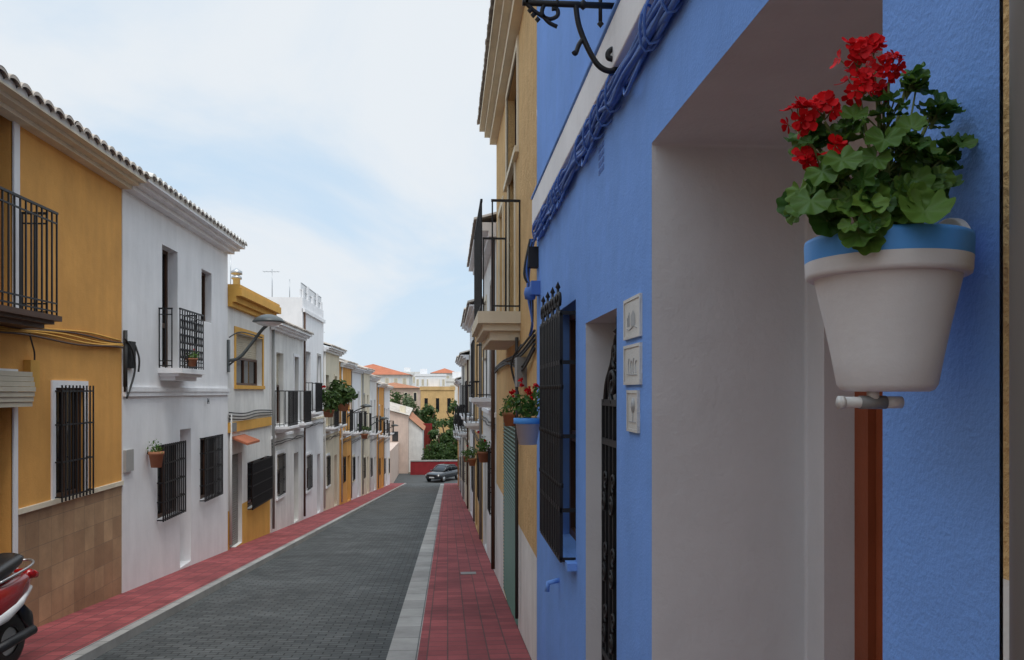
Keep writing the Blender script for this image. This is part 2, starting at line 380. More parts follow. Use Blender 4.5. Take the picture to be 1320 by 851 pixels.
b=B(); strip(b,-4.95,-3.74,-20,72,0,'pavement_red',1); b.obj('pavement')
b=B(); strip(b,-3.74,-3.60,-20,72,.003,'kerb_blocks',1); kerbstep(b,-3.60,-20,72,-.12,.003,'kerb_stone'); kerbstep(b,-3.74,-20,72,-.02,.003,'kerb_stone'); b.obj('kerb')
b=B()
for (x,y) in((.35,13.8),):
    b.T=Matrix.Translation((x,y,g(y)+.004))@Matrix.Rotation(-math.atan(.085),4,'X'); b.box(-.13,.13,-.13,.13,-.01,.003,'pipe_grey')
b.obj('utility_cover')
# ================================================================= RIGHT: BLUE HOUSE
yD0,yD1,zD=1.444,3.15,.978
door2=rc(755,795,407,851,XR)[:2]; d2=(door2[0],door2[1],g(4.3)+.02,lvl(407,XR,stn(775,XR)))
win1=(5.05,6.05,lvl(735,XR,5.5)+.15,.58)
ops=[(yD0,yD1,g(2.3)+.02,zD,.63,'none'),(d2[0],d2[1],d2[2],d2[3],.32,'none'),(win1[0],win1[1],win1[2],win1[3],.16,'glass','wood_dark')]
yB0,yB1=1.125,7.28
E=empty('blue_house')
b=B()
wall(b,XR,1,yB0,yB1,-3.2,4.6,[(o[0],o[1],o[2],o[3],.0005,'none') for o in ops],'blue_paint')
b.obj('facade_wall',E)
def revealbox(b,o,mat,round_=0.012):
    a,c,d,e=o[:4]; X=XR+.0005; Xi=XR+o[4]
    for q in ([(X,a,d),(Xi,a,d),(Xi,a,e),(X,a,e)],[(X,c,d),(Xi,c,d),(Xi,c,e),(X,c,e)],[(X,a,d),(X,c,d),(Xi,c,d),(Xi,a,d)],[(X,a,e),(X,c,e),(Xi,c,e),(Xi,a,e)]): b.add(q,[(0,1,2,3)],mat)
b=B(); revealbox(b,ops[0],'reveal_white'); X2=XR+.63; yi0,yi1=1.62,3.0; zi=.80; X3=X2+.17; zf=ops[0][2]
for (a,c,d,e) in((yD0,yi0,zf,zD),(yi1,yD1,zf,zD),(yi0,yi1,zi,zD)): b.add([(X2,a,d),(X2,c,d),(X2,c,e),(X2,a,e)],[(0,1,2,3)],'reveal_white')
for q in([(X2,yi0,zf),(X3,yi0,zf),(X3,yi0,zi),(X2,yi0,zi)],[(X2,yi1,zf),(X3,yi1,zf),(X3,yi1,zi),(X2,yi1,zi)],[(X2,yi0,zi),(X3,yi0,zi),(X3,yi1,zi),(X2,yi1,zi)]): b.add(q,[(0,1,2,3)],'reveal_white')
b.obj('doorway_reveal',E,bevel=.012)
b=B(); revealbox(b,ops[1],'reveal_white'); revealbox(b,ops[2],'blue_paint'); b.obj('window_reveals',E)
b=B(); b.box(X3-.02,X3+.03,yi0,yi1,zf,zi,'wood_brown')
for yy in(yi0,(yi0+yi1)/2-.07,yi1-.10): b.box(X3-.05,X3-.021,yy,yy+.10,zf,zi,'wood_brown')
for zz in(zf,zf+.9,zi-.12): b.box(X3-.045,X3-.0212,yi0+.101,yi1-.101,zz,zz+.12,'wood_brown')
b.obj('front_door',E)
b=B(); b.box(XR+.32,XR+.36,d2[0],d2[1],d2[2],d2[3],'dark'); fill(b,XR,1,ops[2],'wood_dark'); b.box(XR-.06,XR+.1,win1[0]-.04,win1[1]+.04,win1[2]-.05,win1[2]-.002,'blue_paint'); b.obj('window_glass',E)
b=B(); gx=XR+.10; gz=lvl(520,XR,4.25); y0,y1=d2[0]+.02,d2[1]-.02
for i in range(9):
    y=y0+(y1-y0)*i/8; b.box(gx-.009,gx+.009,y-.009,y+.009,d2[2]+.05,gz,'iron')
for z in(d2[2]+.06,d2[2]+.75,gz-.22,gz): b.box(gx-.011,gx+.011,y0,y1,z-.018,z+.018,'iron')
b.box(gx+.004,gx+.008,y0,y1,d2[2]+.06,d2[2]+.75,'iron')
for k in range(4):
    yc=y0+(y1-y0)*(k+.5)/4; w=.07
    for zz in(gz-.9,gz-.5,gz-1.25):
        b.tube(spiral(yc-.03,zz+w,w*.8,1.4,-1.57,gx-.012,1),.008,'iron',6); b.tube(spiral(yc+.03,zz-w,w*.8,1.4,1.57,gx-.012,1),.008,'iron',6)
ym=(y0+y1)/2
for sg in(-1,1):
    b.tube(spiral(ym+sg*.14,gz+.10,.10,1.5,-1.57,gx,sg),.014,'iron',6); b.tube(spiral(ym+sg*.08,gz+.26,.07,1.4,-1.57,gx,sg),.013,'iron',6)
    b.tube(cat([(gx,ym+sg*.36,gz),(gx,ym+sg*.30,gz+.12),(gx,ym+sg*.16,gz+.22),(gx,ym+sg*.04,gz+.36)]),.014,'iron',6)
b.tube([(gx,ym,gz),(gx,ym,gz+.5)],.012,'iron',6,rs=None); b.lathe((gx,ym,gz+.5),[(0,-.02),(.03,.0),(.02,.03),(0,.09)],'iron',10); b.lathe((gx,ym,gz+.38),[(0,-.03),(.03,0),(0,.03)],'iron',10)
b.obj('iron_gate',E)
b=B(); grille(b,XR,1,5.12,6.2,lvl(738,.72,5.3)+.12,.50,proj=.085,sp=.09,hb=(.0,.2,.5,.8,1.0),r=.012,knot=True,crest=True)
b.box(XR-.09,XR-.08,5.12,6.2,-.35,-.15,'iron')
b.obj('window_grille',E)
b=B(); b.box(XR+.01,XR-.045,yB0,yB1,1.49,1.72,'white_paint'); b.box(XR+.01,XR-.055,yB0,yB1,1.722,1.745,'blue_paint'); b.obj('string_course',E,bevel=.008)
b=B(); eave(b,XR,1,yB0,yB1,4.6); b.poly([(XR+.002,yB1,-3.2),(XR+7,yB1,-3.2),(XR+7,yB1,4.6),(XR+.002,yB1,4.6)],'blue_paint'); b.poly([(XR+7,yB0,-3.2),(XR+7,yB1,-3.2),(XR+7,yB1,4.6),(XR+7,yB0,4.6)],'blue_paint'); b.obj('roof_tiles',E)
b=B()
yv=stn(775,XR); zv=lvl(203,XR,yv)
for i in range(4):
    for j in range(4): b.box(XR-.003,XR+.01,yv-.08+i*.04,yv-.055+i*.04,zv-.08+j*.04,zv-.055+j*.04,'blue_trim')
b.obj('vent',E)
b=B()
for k in range(10):
    pts=[]; y=yB0+.05; ph=U(0,9); z0=1.39+U(-.05,.055); x0=XR-.02-U(0,.035)
    while y<yB1-.05:
        pts.append((x0-.012*noise.noise(Vector((y*3,ph,1))),y,z0+.05*noise.noise(Vector((y*2.6,ph,0)))+.03*math.sin(y*1.7)*.5)); y+=.08
    b.tube(pts,U(.008,.015),'blue_trim',7)
for k in range(16):
    y=U(yB0+.2,yB1-.2); b.tube([(XR-.03+.045*math.cos(t*.55),y+.03*math.sin(t),1.39+.085*math.sin(t*.55)) for t in range(12)],.006,'blue_trim',5)
for k in range(6):
    y=U(3,7); b.tube(cat([(XR-.02,y,1.35),(XR-.05,y+.1,1.27),(XR-.05,y+.25,1.26),(XR-.02,y+.4,1.37)]),.007,'blue_trim',6)
b.obj('cable_bundle',E)
b=B(); ye=7.12
for k in range(4):
    b.tube(cat([(XR-.03-k*.012,ye+.1,1.36),(XR-.06-k*.02,ye+.1,1.2-k*.05),(XR-.09+k*.012,ye+.1,.9),(XR-.05,ye+.08,.62),(XR-.07,ye+.12,.5)]),.011,'cable_black' if k%2 else 'blue_trim',6)
b.box(XR-.08,XR+.01,7.0,7.13,.84,.96,'blue_trim'); b.box(XR-.09,XR+.01,7.14,7.25,1.1,1.28,'dark')
b.lathe((XR-.08,7.1,.86),[(0,.06),(.045,.05),(.055,0),(.045,-.05),(0,-.06)],'blue_trim',14)
b.obj('junction_box',E)
b=B()
yq=stn(712,.75); zq=lvl(748,.75,yq); b.tube([(XR,yq,zq),(XR-.08,yq,zq-.02),(XR-.09,yq,zq-.08)],.018,'blue_paint',10)
b.obj('drain_spout',E)
for i,(p0,p1,pt,pb) in enumerate(((804,825,383,436),(804,825,444,496),(808,822,503,557))):
    y0,y1,z0,z1=rc(p0,p1,pt,pb,XR-.01); b=B(); q0=XR-.0085; q1=XR-.012
    b.box(XR+.005,XR-.008,y0,y1,z0,z1,'plaque'); b.box(q0,q1,y0,y0+.013,z0,z1,'plaque');b.box(q0,q1,y1-.013,y1,z0,z1,'plaque');b.box(q0,q1,y0+.0132,y1-.0132,z1-.013,z1,'plaque');b.box(q0,q1,y0+.0132,y1-.0132,z0,z0+.013,'plaque')
    cy=(y0+y1)/2; cz=(z0+z1)/2; w=(y1-y0); h=z1-z0; xx=XR-.009
    if i==0:
        b.tube(cat([(xx,cy-w*.3,cz-h*.28),(xx,cy-w*.1,cz-h*.22),(xx,cy+w*.15,cz-h*.28),(xx,cy+w*.3,cz-h*.24)]),.0025,'plaque_ink',4)
        b.poly([(xx-.0005,cy-w*.2,cz-h*.2),(xx-.0005,cy+w*.05,cz-h*.2),(xx-.0005,cy+w*.05,cz+h*.05),(xx-.0005,cy-w*.08,cz+h*.18),(xx-.0005,cy-w*.2,cz+h*.05)],'plaque_ink')
        for q in range(3): b.tube([(xx,cy+w*(.14+.06*q),cz-h*.2),(xx,cy+w*(.16+.05*q),cz+h*(.15-.06*q))],.0025,'plaque_ink',4)
    elif i==1:
        for q in range(4): b.tube(cat([(xx,cy-w*.26+w*.14*q,cz-h*.22),(xx,cy-w*.22+w*.14*q,cz),(xx,cy-w*.28+w*.15*q,cz+h*(.1+.06*(q%2)))]),.003,'plaque_ink',4)
        b.tube([(xx,cy-w*.3,cz-h*.26),(xx,cy+w*.3,cz-h*.24)],.0025,'plaque_ink',4)
    else:
        b.tube([(xx,cy-w*.05,cz-h*.25),(xx,cy-w*.05,cz+h*.05)],.003,'plaque_ink',4); b.lathe((xx,cy-w*.05,cz+h*.14),[(0,-.001),(w*.16,-.001),(w*.16,.001),(0,.001)],'plaque_ink',14,'X')
        b.tube([(xx,cy-w*.3,cz-h*.26),(xx,cy+w*.3,cz-h*.26)],.0025,'plaque_ink',4)
    b.obj('wall_plaque')
E=empty('wall_lantern'); b=B(); yb=3.7
def P3(l): return [(x,yb,z) for x,z in l]
b.tube(P3([(.80,1.775),(.34,1.775)]),.014,'iron',8)
b.tube(cat(P3([(.585,1.775),(.60,1.68),(.64,1.58),(.69,1.50),(.745,1.475),(.785,1.50),(.792,1.55),(.765,1.577),(.738,1.562),(.737,1.537),(.757,1.53)])),.013,'iron',8)
b.tube(cat(P3([(.36,1.77),(.40,1.735),(.46,1.705),(.50,1.72),(.50,1.75),(.475,1.75)])),.010,'iron',6)
b.tube(cat(P3([(.44,1.77),(.43,1.73),(.46,1.69),(.50,1.67)])),.010,'iron',6,None)
b.tube(cat(P3([(.62,1.62),(.60,1.59),(.585,1.55),(.575,1.56)])),.011,'iron',6)
b.tube(P3([(.70,1.86),(.70,1.70)]),.009,'iron',6); b.lathe((.70,yb,1.69),[(0,-.02),(.016,0),(0,.02)],'iron',10)
b.lathe((.62,yb,1.775),[(0,-.03),(.024,0),(0,.03)],'iron',10,'X');b.lathe((.50,yb,1.775),[(0,-.02),(.022,0),(0,.02)],'iron',10,'X')
for k,(x,z) in enumerate(((.375,1.74),(.39,1.72),(.41,1.70))): b.lathe((x,yb,z),[(0,-.016),(.014,0),(0,.016)],'iron',8)
b.box(.786,.80,yb-.03,yb+.03,1.45,2.1,'iron')
b.tube(P3([(.36,1.77),(.36,1.9)]),.014,'iron',8)
b.obj('scroll_bracket',E)
b=B(); b.lathe((.36,yb,1.9),[(0,0),(.07,0),(.10,.30),(.12,.31),(.03,.42),(0,.44)],'lamp_glass',6)
for k in range(6):
    a=k*math.pi/3; b.tube([(.36+.072*math.cos(a),yb+.072*math.sin(a),1.9),(.36+.103*math.cos(a),yb+.103*math.sin(a),2.2)],.007,'iron',5)
b.lathe((.36,yb,2.2),[(.12,0),(.125,.01),(.03,.13),(.02,.16),(0,.2)],'iron',6); b.obj('lantern',E)
# ---------------------------------------------------------------- main flower pot with geranium
E=empty('geranium_wall_pot'); pc=(.668,1.195,0.0)
b=B(); prof=[(0,0),(.059,0),(.066,.003),(.071,.011),(.078,.05),(.088,.10),(.098,.145),(.1035,.170),(.1045,.172)]
b.lathe(pc,prof,'pot_white',72)
b.lathe(pc,[(.1045,.1721),(.112,.1725),(.1155,.1745),(.1168,.180),(.1178,.1985)],'pot_white',72)
b.lathe(pc,[(.1178,.1985),(.1188,.226),(.1178,.2315),(.114,.2335),(.109,.231),(.107,.215)],'pot_blue',72)
b.lathe(pc,[(.107,.215),(.102,.19),(.10,.18)],'pot_white',48); b.lathe(pc,[(.1022,.205),(.06,.212),(0,.21)],'soil',30)
b.obj('pot',E)
b=B(); n=20; vs=[]; 
for xx in(.762,.776):
    vs+=[(xx,pc[1]-.05,.20)]+[(xx,pc[1]+.05*math.cos(math.pi-t*math.pi/n),.218+.048*math.sin(t*math.pi/n)) for t in range(n+1)]+[(xx,pc[1]+.05,.20)]
m=n+3; b.add(vs,[tuple(range(m)),tuple(range(m,2*m))]+[(i,(i+1)%m,m+(i+1)%m,m+i) for i in range(m)],'pot_white'); b.tube([(.77,pc[1],.245),(.8,pc[1],.245)],.006,'iron',8); b.obj('hanging_lug',E,bevel=.003)
b=B(); b.tube([(.583,1.175,-.016),(.677,1.175,-.016)],.0085,'pvc',16); b.tube([(.5825,1.175,-.016),(.590,1.175,-.016)],.0098,'pvc',16); b.tube([(.615,1.175,-.016),(.655,1.175,-.016)],.0102,'pipe_grey',16); b.tube([(.655,1.175,-.016),(.680,1.175,-.016)],.0092,'pvc',16); b.tube([(.636,1.175,-.014),(.636,1.175,.004)],.009,'pvc',12); b.obj('drip_pipe',E)
def leaf(b,p,nrm,tip,r,mat='leaf'):
    nrm=nrm.normalized(); tip=(tip-nrm*tip.dot(nrm)); tip=tip.normalized() if tip.length>1e-4 else nrm.orthogonal().normalized(); side=nrm.cross(tip)
    n=42; vs=[p]; cup=U(.15,.6); ph=U(0,6); fold=U(-.15,.35)
    rings=(.35,.7,1.0)
    for q in rings:
        for i in range(n):
            t=-math.pi+2*math.pi*(i+.5)/n
            rr=r*(.80+.20*abs(math.cos(3.5*t))**.6)+r*.035*math.cos(21*t)*q
            notch=1-.72*math.exp(-((math.pi-abs(t))/.22)**2)
            rr*=notch*q
            zz=cup*(rr*rr)/r*(.8)+ r*.14*q*q*math.sin(7*t+ph)-r*.08*abs(math.cos(3.5*t))*q+fold*abs(rr*math.sin(t))
            off=tip*(rr*math.cos(t)+r*.18*q)+side*(rr*math.sin(t))*1.08
            vs.append(p+off+nrm*zz)
    fs=[(0,1+i,1+(i+1)%n) for i in range(n) if i!=n-1]
    for k in range(2):
        for i in range(n-1): fs.append((1+k*n+i,1+k*n+i+1,1+(k+1)*n+i+1,1+(k+1)*n+i))
    b.add(vs,fs,mat,True)
random.seed(21)
lb=B(); sb=B()
def rw(px,py,Y):
    u=(px-660)/1050; X=Y*(u*cT+sT)/(cT-u*sT); return Vector((X,Y,lvl(py,X,Y)))
base=Vector((pc[0],pc[1],.205))
blobs=[(1055,262,1.16,32),(1062,215,1.17,34),(1100,250,1.14,40),(1088,180,1.20,32),(1135,215,1.16,40),(1140,160,1.20,34),(1170,190,1.17,34),(1175,245,1.16,34),(1150,265,1.12,30),(1205,215,1.20,26),(1200,150,1.22,20),(1228,190,1.20,16),(1048,180,1.21,18),(1168,112,1.22,16),(1110,285,1.10,22),(1080,235,1.25,36),(1130,240,1.28,40),(1180,220,1.27,30)]
cen=rw(1130,235,1.2)
for (px,py,Y,rad) in blobs:
    c=rw(px,py,Y); rr=rad/1050*1.22
    st=cat([base+Vector((U(-.04,.04),U(-.04,.04),0)),base.lerp(c,.5)+Vector((U(-.02,.02),U(-.02,.02),.02)),c]); sb.tube(st,.0035,'stem',6,rs=[.0045-.002*i/len(st) for i in range(len(st))])
    for k in range(int(4+rad*.27)):
        d=Vector((random.gauss(0,1),random.gauss(0,1)-.5,random.gauss(0,1)*.8+.15)).normalized(); p=c+d*rr*U(.5,1.15)
        out=(p-cen).normalized(); nrm=(out*.6+Vector((U(-.7,.6)-.1,-.35+U(-.6,.4),.6+U(-.5,.4))))
        r=U(.013,.0265); tip=out+Vector((U(-.5,.5),U(-.5,.5),-.3))
        if p.x>.785-r: p.x=.785-r
        leaf(lb,p,nrm,tip,r)
        sb.tube(cat([c+Vector((0,0,-.02)),(c+p)/2+Vector((0,0,-.006)),p],3),.0013,'stem',5)
for (px,py,Y,r) in((1192,272,1.075,.033),(1120,262,1.09,.024),(1240,185,1.17,.018),(1222,235,1.16,.016),(1250,178,1.18,.013),(1185,100,1.22,.016),(1045,258,1.10,.026),(1060,220,1.12,.026),(1140,180,1.12,.026),(1085,205,1.11,.026),(1100,150,1.16,.02),(1175,165,1.13,.02)):
    p=rw(px,py,Y); leaf(lb,p,Vector((-.15+U(-.3,.3),-.75,.55)),Vector((U(-.4,.4),-.3,-1 if py>170 else 1)),r); sb.tube(cat([base+Vector((0,0,.05)),(base+p)/2+Vector((0,-.01,.04)),p+Vector((0,.004,0))],5),.0015,'stem',5)
lb.obj('leaves',E); 
fb=B()
def floret(p,n,r):
    n=n.normalized(); u=n.orthogonal().normalized(); w=n.cross(u); a0=U(0,6)
    for k in range(5):
        a=a0+k*1.2566+U(-.12,.12); d=u*math.cos(a)+w*math.sin(a); e=n.cross(d); vs=[p]; rr=r*U(.85,1.1); up=U(.05,.45)
        for (t,wd) in((.35,.18),(.7,.40),(1.0,.44),(1.17,.28)):
            for sg in(-1,0,1): vs.append(p+d*rr*t*(1.0 if sg else 1.04)+e*sg*wd*rr+n*(up*rr*t*t+(0 if sg else -.06*rr)))
        fs=[(0,1,2),(0,2,3)]
        for j in range(3):
            o=1+3*j; fs+=[(o,o+1,o+4,o+3),(o+1,o+2,o+5,o+4)]
        fb.add(vs,fs,'petal_red',True)
for (px,py,Y,rad,nf) in((1103,76,1.18,22,15),(1146,86,1.17,16,10),(1108,112,1.16,18,12),(1126,62,1.2,12,6),(1030,152,1.17,18,13),(1063,140,1.18,17,10),(1036,205,1.17,12,7),(1074,188,1.14,9,4),(1133,120,1.19,9,5)):
    c=rw(px,py,Y); rr=rad/1050*1.2
    foot=c+(base-c)*.6
    sb.tube(cat([base+Vector((U(-.02,.02),0,.02)),foot+Vector((0,0,.01)),c-Vector((0,0,rr*1.0))],5),.002,'stem',6)
    for k in range(nf):
        d=Vector((random.gauss(0,1),random.gauss(0,1)-.6,random.gauss(0,1)+.25)).normalized(); p=c+d*rr*U(.55,1.0); floret(p,d+Vector((0,-.3,.2)),U(.010,.0145)); sb.tube([c-Vector((0,0,rr*.9)),p],.0009,'stem',4)
fb.obj('flowers',E); sb.obj('stems',E)
# ================================================================= near neighbour on the right
E=house('ochre_stone_house',XR,1,-9,1.121,4.6,'ochre_rough',[],low=(-.27,'white_aged'),ev={})
b=B(); b.tube([(.748,.955,-2.1),(.748,.955,4.5)],.046,'pipe_grey',20); b.box(.74,.81,.95,.96,1.9,1.94,'metal'); b.obj('downpipe',E)
# ================================================================= RIGHT: TALL YELLOW HOUSE
y2=stn(640,XR); zt=4.35; X=XR
yw=rc(654,668,95,215,X); bd=(9.6,10.6,.78,2.75); gd=rc(649,668,545,800,X)
ops=[(yw[0],yw[1],yw[2],yw[3],.15,'glass','wood_dark'),(bd[0],bd[1],bd[2],bd[3],.15,'glass','wood_dark'),(gd[0],gd[1],g(gd[1])+.05,gd[3],.03,'shutter','green_paint'),(11.7,12.6,.9,2.7,.15,'shutter','shutter_cream')]
E=house('tall_yellow_house',X,1,7.29,y2,zt,'ochre_rough',ops,low=(-1.5,'white_aged'),ev=dict(proj=.32,ch=.30,corn='cream_paint'))
b=B()
for o in(ops[0],ops[1],ops[3]): surround(b,X,1,o,.10,'cream_paint')
b.obj('window_surrounds',E)
b=B(); zs=lvl(402,X,8.95); balcony(b,X,1,8.9,11.2,zs,h=1.22,proj=.47,slab=.26,mat='cream_paint',sp=.12); b.obj('balcony',E)
b=B()
for k in range(5):
    b.tube(cat([(X-.02,7.3,.55-k*.04),(X-.05,8.2,.45-k*.05+U(-.05,.05)),(X-.03,9.5,.42-k*.03),(X-.05,11,.40+U(-.05,.05)),(X-.03,13.3,.38-k*.02)]),.012,'cable_black',6)
b.tube(cat([(X-.02,8.6,.5),(X-.12,8.7,.3),(X-.05,8.7,0),(X-.02,8.6,-.2)]),.012,'cable_black',6)
b.tube([(X-.04,8.95,.6),(X-.04,8.95,-2.5)],.02,'cable_black',8)
b.box(X-.1,X+.01,8.2,8.5,.05,.35,'pipe_grey'); b.obj('cables',E)
wallpot('geranium_pot',XR,1,6.75,lvl(573,XR-.1,6.75),r=.115,h=.22,mat='pot_white',pr=.18,flowers=True,n=260,rim='pot_blue',nf=6,fs=.22)
wallpot('flower_pot',XR,1,9.0,.62-1.0,r=.09,h=.15,pr=.14,flowers=True,n=120,nf=2)
def rhouse(name,y0,y1,zt,wm,seed,balc=True,fr='wood_dark',low=None,ev=None,X=XR,s=1,flat=False,bays=None):
    random.seed(seed); n=bays or max(1,round((y1-y0)/2.6)); gm=g((y0+y1)/2); H=zt-gm; up=gm+H*.52; ops=[];bals=[]
    for i in range(n):
        a=y0+(y1-y0)*(i+.5)/n; w=U(.38,.5); 
        k=random.choice(['glass','half','shutter','glass'])
        if balc and (i%2==0 or R()<.4): ops.append((a-w,a+w,up+.05,up+2.05,.18,k,random.choice([fr,'white_paint','wood_dark']))); bals.append((a-w-.25,a+w+.25,up))
        else: ops.append((a-w,a+w,up+.85,up+2.0,.18,k,random.choice([fr,'white_paint'])))
        if i%2==1: ops.append((a-w,a+w,g(a)+.04,g(a)+2.2,.22,'door',random.choice(['wood_dark','wood_brown','green_paint'])))
        else: ops.append((a-w,a+w,g(a)+.95,g(a)+2.15,.16,'half','shutter_cream'))
    ops=[o for o in ops if o[3]<zt-.2]
    E=house(name,X,s,y0,y1,zt,wm,ops,low=low,ev=ev,flat=flat)
    b=B()
    for o in ops:
        if o[2]>g(o[0])+.5 and o[2]<gm+1.6: grille(b,X,s,o[0]+.02,o[1]-.02,o[2]+.03,o[3]-.03,proj=.06,sp=.13)
    for q in bals: balcony(b,X,s,q[0],q[1],q[2],h=.98,proj=.4,mat='white_paint')
    if b.v: b.obj('ironwork',E)
    b=B()
    for o in ops: 
        if R()<.6 and o[5]!='door': surround(b,X,s,o,.09,random.choice(['white_paint','grey_stone','cream_paint']))
    b.box(X+s*.01,X-s*.03,y0+.01,y1-.02,up-.32,up-.24,'white_paint' if wm!='white_paint' else 'cream_paint')
    b.obj('trim',E)
    b=B(); 
    for k in range(2): b.tube([(X-s*(.03+.01*k),y0+(y1-y0)*i/8,up-.45-.06*k+U(-.03,.03)) for i in range(9)],.012,'cable_black',5)
    b.tube([(X-s*.05,y0+.12,zt-.1),(X-s*.05,y0+.12,g(y0)+.1)],.035,random.choice(['pvc','pipe_grey','wood_dark']),8)
    b.obj('cables_and_downpipe',E)
    return E
EV=dict(proj=.35,ch=.2,fine=False)
E=rhouse('white_townhouse',y2+.003,18.5,2.8,'white_aged',3,ev=dict(proj=.37,ch=.25,fine=True))
rhouse('ochre_townhouse',18.5,24,2.0,'ochre_rough',5,ev=EV); rhouse('white_townhouse',24,30.5,2.4,'white_paint',6,ev=EV,X=XR+.03)
rhouse('cream_townhouse',30.5,38,1.4,'cream_paint',8,ev=EV); rhouse('white_townhouse',38,46,1.6,'white_aged',9,ev=EV,X=XR-.03)
rhouse('white_townhouse',46,55,.7,'white_paint',10,ev=EV); rhouse('ochre_townhouse',55,66,.6,'ochre_paint',11,ev=EV,X=XR+.02)
for i,(y,z) in enumerate(((15,-1.3),(22,-2.0),(29,-2.5))): wallpot('flower_pot',XR,1,y,z,r=.12,h=.2,pr=.22,n=150,flowers=i%2==0,nf=2)
# ================================================================= LEFT: YELLOW HOUSE
yA1=stn(157,XL); X=XL
wA=rc(70,108,500,640,X); bA=(stn(-40,X),stn(16,X),lvl(400,X,stn(0,X)),lvl(140,X,stn(8,X)))
dA=(stn(-30,X),stn(16,X),g(9)+.03,lvl(485,X,stn(8,X)))
ops=[(*wA,.10,'glass','wood_dark'),(*bA,.2,'half','shutter_grey'),(*dA,.2,'shutter','shutter_grey'),(4.2,5.2,-1.3,.0,.2,'half'),(4.2,5.2,.9,2.7,.2,'half')]
E=house('yellow_house',X,-1,1.5,yA1,3.1,'ochre_paint',ops,low=(-1.32,'dado_tile'),ev=dict(proj=.40,ch=.14,corn='cream_paint',tile='tile_old',amp=.075,per=.24))
b=B(); surround(b,X,-1,wA,.09,'white_paint',sill=False); surround(b,X,-1,bA,.12,'white_paint',sill=False); surround(b,X,-1,dA,.08,'white_paint',sill=False)
b.box(X-.01,X+.03,dA[1]+.09,yA1-.01,-1.36,-1.30,'cream_paint'); b.obj('trim',E)
b=B(); balcony(b,X,-1,stn(-90,X+.2),stn(30,X),bA[2]-.02,h=1.15,proj=.42,slab=.12,mat='wood_dark',sp=.11,style='rail'); b.obj('balcony',E)
b=B(); grille(b,X,-1,wA[0]-.02,wA[1]+.05,wA[2]-.02,wA[3]+.03,proj=.10,sp=.10,hb=(.04,.34,.66,.95),mat='iron'); 
b.obj('window_grille',E)
b=B(); y0=stn(-30,X); y1=stn(22,X)
for k in range(7): b.box(X-.01,X+.20-.012*abs(k-3),y0,y1,lvl(525,X,9.2)+.055*k+.004,lvl(525,X,9.2)+.055*(k+1),'shutter_cream')
b.obj('awning_box',E)
b=B()
for k in range(5):
    b.tube([(X+.02+.008*k,yy/4,.76-.035*k+.02*math.sin(yy*.6+k)+.02*noise.noise(Vector((yy,k,0)))) for yy in range(8,int(yA1*4)+1)],.012,'wood_dark' if k in(1,4) else 'yellow_trim',6)
b.tube(cat([(X+.03,9.6,.7),(X+.06,9.62,.55),(X+.05,9.7,.4),(X+.02,9.7,.1)]),.010,'cable_black',6)
b.box(X-.01,X+.08,stn(30,X),stn(42,X),lvl(500,X,9.8),lvl(465,X,9.8),'yellow_trim'); b.obj('cables',E)
# ================================================================= LEFT: WHITE HOUSE
yB=stn(293,XL); X=XL+.01
b1=rc(209,229,320,474,X); w2=rc(260,273,350,415,X); w3=rc(203,231,572,665,X); w4=rc(258,280,563,641,X); dr=rc(232,246,553,712,X); dr=(dr[0],dr[1],g(dr[0])+.03,dr[3])
ops=[(*b1,.22,'glass','wood_dark'),(*w2,.18,'glass','wood_dark'),(*w3,.12,'glass','wood_dark'),(*w4,.12,'glass','wood_dark'),(*dr,.35,'door','white_aged')]
E=house('white_house',X,-1,yA1,yB,3.13,'white_paint',ops,ev=dict(proj=.42,ch=.16,corn='white_paint',tile='mortar',amp=.075,per=.24))
b=B(); b.box(X-.01,X+.05,yA1+.01,yB-.01,.0,.07,'white_paint'); b.box(X-.01,X+.035,yA1+.01,yB-.01,-.07,-.002,'white_paint'); b.obj('string_course',E)
b=B(); balcony(b,X,-1,b1[0]-.2,b1[1]+.38,b1[2]-.02,h=.98,proj=.38,slab=.17,sp=.13,style='scroll'); b.obj('balcony',E)
b=B()
for w in(w3,w4):
    grille(b,X,-1,w[0]-.02,w[1]+.03,w[2]-.02,w[3]+.02,proj=.10,sp=.10,hb=(.02,.25,.5,.75,.98),r=.010)
b.obj('window_grilles',E)
b=B(); a=rc(157,169,580,608,X); b.box(X-.01,X+.04,a[0]+.05,a[1],a[2],a[3],'grey_stone'); b.obj('meter_box',E)
b=B(); yy=yA1+.15
b.box(X-.01,X+.06,yy,yy+.2,.35,.75,'dark'); b.tube(cat([(X+.05,yy-.2,.78),(X+.09,yy,.6),(X+.08,yy+.1,.3),(X+.04,yy-.1,-.1)]),.015,'cable_black',6); b.tube(cat([(X+.05,yy+.2,.7),(X+.1,yy+.22,.5),(X+.08,yy+.25,.3)]),.015,'cable_black',6)
b.tube([(X+.03,yA1+.03,.0),(X+.03,yA1+.03,.9)],.03,'cable_black',6); b.obj('cable_terminal',E)
q=rc(186,199,580,602,X); wallpot('flower_pot',X,-1,(q[0]+q[1])/2-.1,q[2],r=.12,h=.25,pr=.14,n=90); wallpot('flower_pot',X+.25,-1,b1[0]+.35,b1[2]+.02,r=.1,h=.14,pr=.14,n=110,flowers=True,nf=2)
cu=bpy.data.curves.new('house_number','FONT'); cu.body='14'; cu.size=.16; cu.extrude=.004; cu.materials.append(MATS['iron']); o=bpy.data.objects.new('house_number',cu); bpy.context.scene.collection.objects.link(o); o.location=(X+.055,yA1+4.0,-.24); o.rotation_euler=(math.pi/2,0,math.pi/2)
